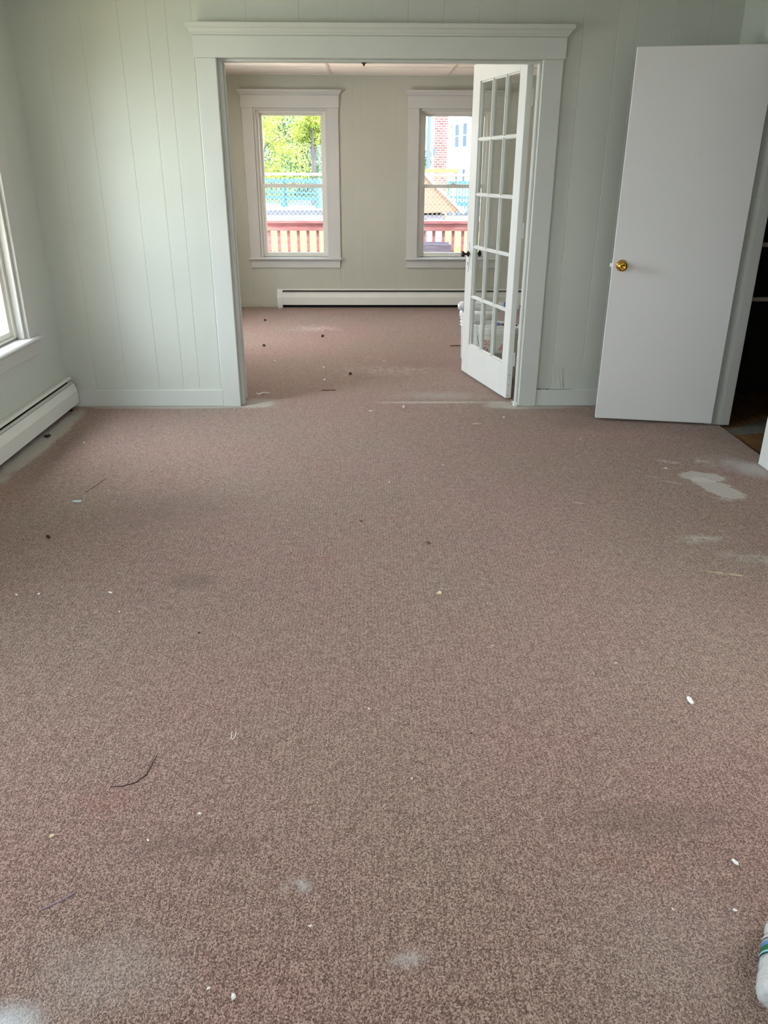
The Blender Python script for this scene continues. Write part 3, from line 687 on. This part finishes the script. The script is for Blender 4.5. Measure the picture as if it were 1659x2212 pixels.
for n0, x, y, s, k, lab in (
    ('plaster_crumb', .221, 5.052, .030, 'w', 'white plaster crumb just in front of the grey dust line in the doorway'),
    ('plaster_crumb', -.369, 6.182, .030, 'w', 'round white crumb in the far room, behind the flat white flake'),
    ('paint_flake', -.345, 5.807, .040, 'fw', 'flat white flake just inside the far room, left of the dark curled leaf bit'),
    ('leaf_bit', -.154, 5.981, .036, 'd', 'dark curled leaf bit in the middle of the far room, right of two white crumbs'),
    ('foil_bit', .112, 6.445, .040, 'pb', 'shiny pale crumpled bit in the far room, right of centre'),
    ('leaf_bit', -.45, 7.467, .046, 'd', 'largest dark leaf bit, centre of the far room'),
    ('leaf_bit', -.953, 7.043, .036, 'd', 'small dark leaf bit near the left jamb in the far room'),
    ('leaf_bit', -1.099, 8.337, .036, 'd', 'dark leaf bit in the far room nearest the left end of the heater'),
    ('paint_flake', -.788, 6.448, .024, 'fw', 'tiny white flake in the far room beside the left jamb'),
    ('plaster_crumb', .853, 4.824, .030, 'fw', 'smeared white flake in front of the foot of the glazed door'),
    ('paint_flake', -.001, 4.976, .024, 'fw', 'thin white flake at the middle of the doorway'),
    ('plastic_shard', -1.396, 3.455, .046, 'pb', 'pale blue plastic shard on the carpet below the left heater'),
    ('leaf_bit', -1.383, 3.056, .026, 'd', 'dark forked bit on the carpet at left, in front of the blue shard'),
    ('plaster_crumb', -1.236, 2.566, .012, 'w', 'right-hand one of the two white crumbs at the far left of the carpet'),
    ('plaster_crumb', -1.315, 2.56, .012, 'w', 'leftmost white crumb at the left edge of the carpet'),
    ('paint_flake', -.974, 2.574, .022, 'fw', 'flat white flake left of the dark round stain'),
    ('dirt_clump', -1.905, 4.436, .040, 'd', 'dark dirt clump against the left heater'),
    ('plaster_crumb', -1.651, 4.324, .016, 'w', 'white crumb on the carpet right of the dirt clump by the heater'),
    ('plaster_crumb', .094, 3.695, .011, 'w', 'small white crumb mid-carpet, nearer the camera than its neighbour'),
    ('plaster_crumb', .388, 3.936, .012, 'w', 'small white crumb right of centre, some way in front of the doorway'),
    ('lint_clump', -.044, 3.211, .018, 'b', 'brown lint clump in the centre of the carpet'),
    ('lint_clump', .243, 2.984, .018, 'b', 'dark brown lint knot right of the centre of the carpet'),
    ('lint_clump', .254, 2.549, .024, 'c', 'pale tan lint clump in the middle of the carpet'),
    ('plaster_crumb', -.008, 1.874, .009, 'w', 'lone white crumb at mid-height in the centre of the picture'),
    ('plaster_crumb', .405, 2.203, .006, 'w', 'tiny white crumb right of the pale tan lint clump'),
    ('leaf_bit', .28, 1.761, .008, 'd', 'tiny black crumb right of the centre of the near carpet'),
    ('plaster_crumb', .104, 1.585, .008, 'w', 'white crumb below and left of the tiny black crumb'),
    ('paint_flake', -.423, 1.471, .013, 'fw', 'white flake right of the long dark hair on the near carpet'),
    ('paint_flake', -.528, 1.389, .010, 'fw', 'white flake below the long dark hair on the near carpet'),
    ('wood_chip', -.759, 1.404, .014, 'c', 'small tan chip on the near carpet at far left'),
    ('plaster_crumb', -.130, 1.155, .009, 'w', 'white crumb right of the powdery smudge on the near carpet'),
    ('plaster_crumb', -.317, 1.022, .008, 'w', 'upper one of the crumbs at the bottom of the picture, left of centre'),
    ('plaster_crumb', -.266, 1.003, .014, 'w', 'larger grey-white crumb at the bottom of the picture, left of centre'),
    ('plaster_crumb', .785, 2.097, .009, 'c', 'cream crumb on the right half of the carpet, left of the white splinter'),
    ('paint_flake', .951, 1.901, .040, 'fw', 'long white splinter on the right half of the near carpet'),
    ('paint_flake', .83, 1.306, .024, 'fw', 'white torn flake on the carpet above the plastic bottle'),
    ('paint_flake', .643, 1.185, .010, 'fc', 'small cream flake left of the bottle, the more distant from it'),
    ('paint_flake', .775, 1.18, .012, 'fw', 'small white square flake just left of the plastic bottle neck'),
    ('plaster_crumb', 1.568, 3.877, .016, 'w', 'white crumb left of the worn plaster patch'),
    ('plaster_crumb', 1.235, 4.379, .014, 'c', 'pale crumb on the carpet in front of the flush door'),
    ('plaster_crumb', -.588, 2.292, .009, 'd', 'black speck below the dark round stain'),
    ('paint_flake', -.90, 2.436, .011, 'fw', 'small white flake in front of the flat flake at left'),
):
    m = {'w': CHIPW, 'd': DARK, 'b': BROWN, 'c': CHIPC, 'pb': PALEB, 'fw': CHIPW, 'fc': CHIPC}[k]
    if k in ('fw', 'fc', 'pb'): o = flake(n0, x, y, s, m)
    else: o = crumb(n0, x, y, s, m)
    tag(o, lab, {'plaster_crumb': 'crumb', 'paint_flake': 'flake', 'leaf_bit': 'leaf bit', 'foil_bit': 'foil', 'plastic_shard': 'shard', 'dirt_clump': 'dirt', 'lint_clump': 'lint', 'wood_chip': 'chip'}[n0])
def arc(r, a0, a1, n=10, sx=1, sy=1): return [(r * sx * math.cos(R(a0 + (a1 - a0) * k / n)), r * sy * math.sin(R(a0 + (a1 - a0) * k / n))) for k in range(n + 1)]
tag(strand('plaster_curl', -.744, 5.397, arc(.035, 20, 200) + [(-.06, .02)], .004, CHIPW), 'curved white shaving beside the left jamb', 'shaving')
tag(strand('hair', -.60, 1.59, [(.02, .09), (.015, .05), (.012, .02), (-.01, -.01), (-.04, -.022), (-.07, -.024)], .0012, DARK), 'long dark curled hair on the near carpet at left', 'hair')
tag(strand('thread', -1.375, 3.65, [(.02, .11), (.008, .04), (-.008, -.03), (-.02, -.08)], .0014, BROWN), 'straight brown thread behind the blue plastic shard', 'thread')
tag(strand('twig', .80, 7.04, [(-.08, 0), (-.02, .01), (.05, .015), (.12, .01)], .005, BROWN), 'brown twig on the carpet beside the edge of the glazed door', 'twig')
tag(strand('thread', -.387, 1.77, arc(.015, 160, 380, 8, .4, 1.6), .0011, CHIPW), 'looped white thread left of centre on the near carpet', 'thread')
tag(strand('thread', -.674, 1.225, [(-.03, -.02), (0, 0), (.025, .022)], .0016, mat('mauve_thread', (.35, .26, .33), .6)), 'short mauve splinter on the near carpet at far left', 'thread')
tag(strand('thread', .668, 4.676, [(-.03, 0), (.03, .002)], .003, CHIPC), 'short pale thread in front of the glazed door', 'thread')
tag(strand('twig', -.30, 5.50, [(-.05, 0), (.05, .006)], .003, BROWN), 'thin brown sliver just inside the far room', 'twig')

# ------------------------------------------------------------ outside
GRASS = mat('lawn', (.17, .16, .02), 1, col2=(.24, .16, .05), vscale=2.2, detail=8, bump=.5, bscale=30)
CONC = mat('concrete', (.27, .265, .27), .9, var=.1, vscale=1)
ASPH = mat('asphalt', (.06, .057, .065), .9, var=.3, vscale=2)
TEAL = mat('teal_paint', (.05, .17, .19), .5)
REDP = mat('barn_red_paint', (.32, .11, .11), .6, col2=(.40, .20, .20), vscale=5, stretch=(1, 6, 6))
GALV = mat('galvanised', (.55, .57, .56), .5, metal=.3)
mb = MB(); mb.box(-60, 60, -30, 36.5, -1.2, -.7)
tag(mb.build('ground', GRASS), 'yellowish lawn around the house', 'lawn', kind='structure')
mb = MB(); mb.box(-60, 60, 36.5, 70, -1.2, -.69)
rd = mb.build('road', CONC); tag(rd, 'sunlit pale road beyond the lawn', 'road', kind='structure')
mb = MB(); mb.box(-60, 60, 43, 48.5, -.69, -.683); mb.build('asphalt_strip', ASPH, rd)
mb = MB(); mb.box(-60, 60, 70, 130, -1.2, -.72); tag(mb.build('ground', mat('wood_floor_green', (.10, .14, .03), 1, var=.4, vscale=1)), 'shaded ground beneath the distant trees', 'ground', kind='structure')
# porch deck and railing
mb = MB(); mb.box(-3, 3.2, Y2 + .16, 11.15, -.22, -.12)
tag(mb.build('porch_deck', REDP), 'red-painted porch deck behind the house', 'deck', kind='structure')
pr = tag(empty('porch_railing', (0, 11.0, -.12)), 'weathered red wooden railing of the back porch', 'railing')
mb = MB(); mb.box(-3, 3.2, -.07, .07, .925, .962); mb.build('top_rail', REDP, pr, bevel=.004)
mb = MB(); mb.box(-3, 3.2, -.045, -.008, .835, .925); mb.build('upper_rail', REDP, pr, bevel=.003)
mb = MB(); mb.box(-3, 3.2, -.02, .02, .06, .14); mb.build('lower_rail', REDP, pr, bevel=.003)
proto = None
for k in range(-13, 36):
    x = -1.333 + .1285 * k
    if not (-3 < x < 3.2): continue
    if proto is None:
        mb = MB(); mb.box(-.019, .019, -.008, .030, .0, .925); proto = mb.build('baluster', REDP, pr); proto.location.x = x
    else:
        c = proto.copy(); C.objects.link(c); c.parent = pr; c.location.x = x
for x in (-3.0, .05, 3.15):
    mb = MB(); mb.box(x - .045, x + .045, -.045, .045, 0, .93); mb.build('post', REDP, pr)
# grey slatted crate on the porch
cr = tag(empty('slatted_crate', (.84, 10.55, -.12)), 'weathered grey-purple slatted box on the porch under the right window', 'crate')
SLAT = mat('weathered_board', (.25, .21, .27), .8, col2=(.36, .33, .38), vscale=6, stretch=(1, 8, 8))
for k in range(5):
    z = .02 + k * .142
    for yy in (-.18, .18):
        mb = MB(); mb.box(-.32, .19 - (.0 if k == 4 else .02), yy - .01, yy + .01, z, z + .13); mb.build('slat', SLAT, cr)
for x in (-.30, .15):
    for yy in (-.165, .165): mb = MB(); mb.box(x - .02, x + .02, yy - .02, yy + .02, 0, .70); mb.build('corner_post', SLAT, cr)
# chain link fence
cf_ = tag(empty('chain_link_fence', (0, 14, -.7)), 'galvanised chain link fence across the yard behind the porch', 'fence')
mb = MB(); FH, s_ = 2.03, .075
x = -5 - FH
while x < 5:
    for sg in (1, -1):
        a, b = x, x + FH
        z0, z1 = 0.0, FH
        if a < -5: z0 += (-5 - a); a = -5
        if b > 5: z1 -= (b - 5); b = 5
        A, B_ = (Vector((a, 0, z0)), Vector((b, 0, z1))) if sg > 0 else (Vector((-a, .004, z0)), Vector((-b, .004, z1)))
        mb.tube([A, B_], .0016, 3, False)
    x += s_
mb.build('mesh', GALV, cf_)
mb = MB(); mb.tube([(-5, 0, FH + .06), (5, 0, FH + .04)], .022, 8); mb.build('top_pipe', GALV, cf_)
for x in (-4.9, -2.4, .1, 2.6, 4.9):
    mb = MB(); mb.tube([(x, .03, 0), (x, .03, FH + .08)], .025, 8); mb.build('post', GALV, cf_)
# teal bridge railing, running obliquely
tf = tag(empty('teal_railing', (-5.36, 53, -.69), math.atan2(44 - 53, 4.65 + 5.36)), 'teal metal railing along the far side of the road', 'railing')
for z, h in ((1.42, .22), (.80, .10), (.44, .20)):
    mb = MB(); mb.box(-26, 34, -.04, .04, z, z + h); mb.build('rail', TEAL, tf)
mb = MB()
for k in range(330): x = -26 + k * .182; mb.box(x, x + .035, -.018, .018, .12, 1.42)
o = mb.build('bars', TEAL, tf); o['kind'] = 'stuff'
for k in range(-8, 11):
    x = k * 3.1; mb = MB(); mb.prism([(x - .26, 0), (x + .26, 0), (x + .10, .45), (x + .09, 1.65), (x - .09, 1.65), (x - .10, .45)], 'y', -.09, .09); mb.build('post', TEAL, tf)
# trees
def leaf_mat(n, c, c2): return mat(n, c, .7, col2=c2, vscale=1.2, detail=4)
LY = leaf_mat('leaves_yellow', (.48, .50, .07), (.30, .40, .08)); LG = leaf_mat('leaves_green', (.22, .34, .12), (.14, .26, .14)); LB = leaf_mat('leaves_bluish', (.12, .26, .16), (.26, .36, .14))
BARK = mat('bark', (.16, .13, .13), .9)
def tree(name, x, y, z0, h, rx, rz, m, nl, ls, label, trunk=.18):
    r = tag(empty(name, (x, y, z0)), label, 'tree', 'trees beyond the road')
    rnd = random.Random(int(x * 13 + y * 7))
    blobs = []
    for k in range(16):
        a = rnd.uniform(0, 2 * PI); q = rnd.uniform(.1, .8); zz = rnd.uniform(-.85, .85)
        blobs.append((math.cos(a) * rx * q * math.sqrt(1 - .6 * zz * zz), math.sin(a) * rx * q, h + zz * rz, rnd.uniform(.28, .45) * rx))
    mb = MB(); bm = mb.bm
    for k in range(nl):
        b = blobs[k % 16]
        d = Vector((rnd.gauss(0, 1), rnd.gauss(0, 1), rnd.gauss(0, 1))).normalized() * b[3] * rnd.uniform(.6, 1.05)
        p = Vector(b[:3]) + d
        u = Vector((rnd.gauss(0, 1), rnd.gauss(0, 1), rnd.gauss(0, 1))).normalized(); v = u.orthogonal().normalized(); s = ls * rnd.uniform(.6, 1.3)
        bm.faces.new([bm.verts.new(p + u * s), bm.verts.new(p + v * s * .6), bm.verts.new(p - u * s), bm.verts.new(p - v * s * .6)])
    mb.build('foliage', m, r)
    mb = MB(); mb.tube([(0, 0, 0), (.1, 0, h * .5), (-.1, .1, h * 1.1)], [trunk, trunk * .8, trunk * .3], 8)
    for k in range(7):
        b = blobs[k]; mb.tube([(0, 0, h * rnd.uniform(.35, .7)), (b[0] * .5, b[1] * .5, b[2] * .8), b[:3]], [trunk * .5, trunk * .3, .03], 6)
    mb.build('trunk', BARK, r)
    return r
tree('tree', -9.0, 62, -.72, 3.2, 4.2, 3.4, LY, 18000, 0.088, 'bright yellow-green tree at the left of the left window view')
tree('tree', -2.8, 69, -.72, 3.0, 3.0, 3.4, LG, 16000, 0.088, 'mid green tree at the right of the left window view')
tree('tree', -3.7, 56, -.72, 4.9, 1.3, 1.2, LY, 6000, 0.077, 'yellow-green top at the upper right of the left window view')
tree('tree', -6, 80, -.72, 6, 9, 7, LB, 18000, 0.165, 'bluish dark tree furthest behind in the left window view', .4)
tree('tree', 15, 90, -.72, 6, 7, 6, LB, 12000, 0.165, 'bluish tree behind the white house', .4)
tree('tree', 3.9, 70, -.72, 4.5, 2.0, 3.5, LG, 9000, 0.083, 'green tree between the pole and the white house', .2)
tree('tree', -30, -8, -.7, 4, 4, 4, LG, 8000, 0.138, 'green tree left of the house', .3)
# shrubs on the lawn behind the porch
for i, (x, y, s, m) in enumerate(((-2.9, 19, .9, LY), (-1.7, 16.6, .7, LG), (-.9, 18.2, .8, LY), (2.1, 18.6, 1.0, LY), (3.9, 20.5, 1.0, LY), (-3.6, 22.5, 1.0, LG))):
    mb = MB(); bm = mb.bm; rnd = random.Random(i)
    for k in range(1500):
        d = Vector((rnd.gauss(0, 1), rnd.gauss(0, 1), abs(rnd.gauss(0, .7)))).normalized() * rnd.uniform(.5, 1); p = Vector((d.x * s, d.y * s, d.z * s * .62))
        u = Vector((rnd.gauss(0, 1), rnd.gauss(0, 1), rnd.gauss(0, 1))).normalized(); v = u.orthogonal().normalized(); q = .05 * rnd.uniform(.6, 1.4)
        bm.faces.new([bm.verts.new(p + u * q), bm.verts.new(p + v * q * .6), bm.verts.new(p - u * q), bm.verts.new(p - v * q * .6)])
    o = mb.build('shrub', m); o.location = (x, y, -.7)
    tag(o, ('yellow-green shrub at the left edge of the left window view', 'green shrub nearest the fence in the left window view', 'yellow-green shrub in the middle of the left window view', 'yellow-green shrub directly right of the shed', 'yellow-green shrub furthest right beyond the shed', 'green shrub furthest back on the lawn at left')[i], 'shrub', 'shrubs on the lawn')
# white clapboard house
def siding(name, c, period, dark=.55):
    m = bpy.data.materials.new(name); m.use_nodes = True; n, l = m.node_tree.nodes, m.node_tree.links; b = n['Principled BSDF']; b.inputs['Roughness'].default_value = .6
    t = n.new('ShaderNodeTexCoord'); s = n.new('ShaderNodeSeparateXYZ'); l.new(t.outputs['Object'], s.inputs[0])
    k = n.new('ShaderNodeMath'); k.operation = 'MULTIPLY'; k.inputs[1].default_value = 1 / period; l.new(s.outputs['Z'], k.inputs[0])
    f = n.new('ShaderNodeMath'); f.operation = 'FRACT'; l.new(k.outputs[0], f.inputs[0])
    r = n.new('ShaderNodeValToRGB'); r.color_ramp.elements[0].position = .0; r.color_ramp.elements[0].color = (*[q * dark for q in c], 1)
    e = r.color_ramp.elements[1]; e.position = .16; e.color = (*c, 1); l.new(f.outputs[0], r.inputs[0]); l.new(r.outputs[0], b.inputs['Base Color'])
    bp = n.new('ShaderNodeBump'); bp.inputs['Distance'].default_value = .02; l.new(f.outputs[0], bp.inputs['Height']); l.new(bp.outputs[0], b.inputs['Normal'])
    return m
ha = math.atan2(-1, .18)
ho = tag(empty('clapboard_house', (5.8, 60, -.72), ha), 'white clapboard house seen through the right far window', 'house')
HW = siding('white_clapboard', (.42, .47, .52), .26, .5)
HT = mat('white_trim', (.80, .84, .88), .6)
HG = mat('dark_glass', (.10, .14, .22), .2)
mb = MB(); mb.box(0, 13, 0, 9, 0, 5.27); mb.build('walls', HW, ho)
mb = MB(); mb.prism([(-.4, 5.27), (9.4, 5.27), (4.5, 8.2)], 'x', -.3, 13.3); mb.build('roof', mat('shingles', (.70, .74, .78), .8), ho)
mb = MB(); mb.box(-.06, .14, -.06, .14, 0, 5.27); mb.box(0, 13, -.05, 0, 5.05, 5.27); mb.build('corner_board', HT, ho)
for (a, b, z0, z1) in ((.61, 1.61, 3.62, 5.0), (2.48, 3.45, 3.62, 5.0), (.9, 1.58, 1.5, 2.24), (2.71, 3.36, 1.5, 2.24), (5.2, 6.1, 3.62, 5.0), (7.2, 8.1, 3.62, 5.0), (5.2, 6.1, 1.4, 2.6)):
    mb = MB()
    mb.box(a - .12, a, -.06, 0, z0 - .12, z1 + .12); mb.box(b, b + .12, -.06, 0, z0 - .12, z1 + .12); mb.box(a, b, -.06, 0, z1, z1 + .12); mb.box(a, b, -.06, 0, z0 - .12, z0); mb.box(a, b, -.045, 0, (z0 + z1) / 2 - .03, (z0 + z1) / 2 + .03)
    w = mb.build('window', HT, ho); mb = MB(); mb.box(a, b, -.02, -.005, z0, z1); mb.build('pane', HG, w)
# brick chimney with a white downspout
BR = bpy.data.materials.new('brick'); BR.use_nodes = True
n, l = BR.node_tree.nodes, BR.node_tree.links; b = n['Principled BSDF']; b.inputs['Roughness'].default_value = .9
t_ = n.new('ShaderNodeTexCoord'); mp = n.new('ShaderNodeMapping'); mp.inputs['Rotation'].default_value = (R(90), 0, 0); bk = n.new('ShaderNodeTexBrick')
l.new(t_.outputs['Object'], mp.inputs[0]); l.new(mp.outputs[0], bk.inputs['Vector']); l.new(bk.outputs[0], b.inputs['Base Color'])
bk.inputs['Color1'].default_value = (.17, .075, .07, 1); bk.inputs['Color2'].default_value = (.24, .13, .13, 1); bk.inputs['Mortar'].default_value = (.36, .33, .34, 1)
bk.inputs['Scale'].default_value = 1; bk.inputs['Brick Width'].default_value = .2; bk.inputs['Row Height'].default_value = .09; bk.inputs['Mortar Size'].default_value = .014
ch = tag(empty('brick_chimney', (2.98, 36.3, -.7)), 'tall red brick chimney seen through the right far window', 'chimney')
mb = MB(); mb.box(-.26, .27, -.25, .25, 0, 6.2); mb.build('shaft', BR, ch)
mb = MB(); mb.box(-.32, .33, -.31, .31, 6.2, 6.4); mb.build('cap', CONC, ch)
mb = MB(); mb.box(-.36, -.27, -.30, -.2, 0, 5.2); o = mb.build('downspout', HT, ch)
# low shed with a clapboard gable
sd = tag(empty('garden_shed', (.9, 15.6, -.7)), 'small peach clapboard shed with a sloping white rake board beyond the fence', 'shed')
PS = siding('peach_clapboard', (.40, .25, .17), .12, .7)
mb = MB(); mb.prism([(-.9, 1.37), (.80, 1.45), (.33, 1.87), (-.05, 2.22), (-.9, 1.47)], 'y', 0, 1.6); mb.build('gable', PS, sd)
mb = MB(); mb.box(-.62, .52, .08, 1.5, 0, 1.38); mb.build('walls', mat('pale_wall', (.34, .31, .36), .8, var=.15, vscale=4), sd)
mb = MB(); mb.prism([(-.05, 2.20), (.80, 1.43), (.84, 1.47), (-.05, 2.27)], 'y', -.05, 1.65); mb.build('rake_board', HT, sd)
mb = MB(); mb.prism([(-.05, 2.20), (-.95, 1.42), (-.99, 1.46), (-.05, 2.27)], 'y', -.05, 1.65); mb.build('rake_board', HT, sd)
mb = MB(); mb.tube([(.83, -.1, 1.45), (.83, 1.7, 1.45)], .035, 10); mb.build('gutter', HT, sd)
mb = MB(); mb.box(.18, .48, .0, .08, .9, 1.32); mb.build('louvre', SLAT, sd)
# utility pole
up_ = tag(empty('utility_pole', (2.06, 30, -.7)), 'blue-grey utility pole with a transformer seen through the right far window', 'pole')
mb = MB(); mb.tube([(0, 0, 0), (0, 0, 7)], [.075, .06], 12); mb.build('post', mat('pole_wood', (.14, .18, .23), .8), up_)
mb = MB(); mb.tube([(.20, -.05, 2.62), (.20, -.05, 2.86)], .05, 12); mb.tube([(.02, 0, 2.45), (.2, -.05, 2.62)], .008, 6); mb.build('transformer', mat('transformer_grey', (.12, .15, .20), .5), up_)
# timber rail of the neighbour's deck
nr = tag(empty('timber_railing', (1.7, 28, -.7)), 'pale yellow timber railing beyond the shed', 'railing')
YL = mat('fresh_timber', (.33, .24, .11), .7)
mb = MB(); mb.box(-.4, 1.25, -.04, .04, 2.08, 2.20); mb.build('top_rail', YL, nr)
for x in (-.3, .0, .28, .55, .85, 1.1): mb = MB(); mb.box(x - .02, x + .02, -.03, .03, 0, 2.1); mb.build('post', YL, nr)
# neighbour's pale house west of the left windows
nb = tag(empty('neighbour_house', (-14, 2, -.7)), 'pale neighbouring house outside the left windows', 'house')
mb = MB(); mb.box(-8, 0, 4, 16, 0, 5.5); mb.build('walls', HW, nb)
mb = MB(); mb.prism([(-8.4, 5.5), (.4, 5.5), (-4, 8.0)], 'y', 3.7, 16.3); mb.build('roof', ASPH, nb)
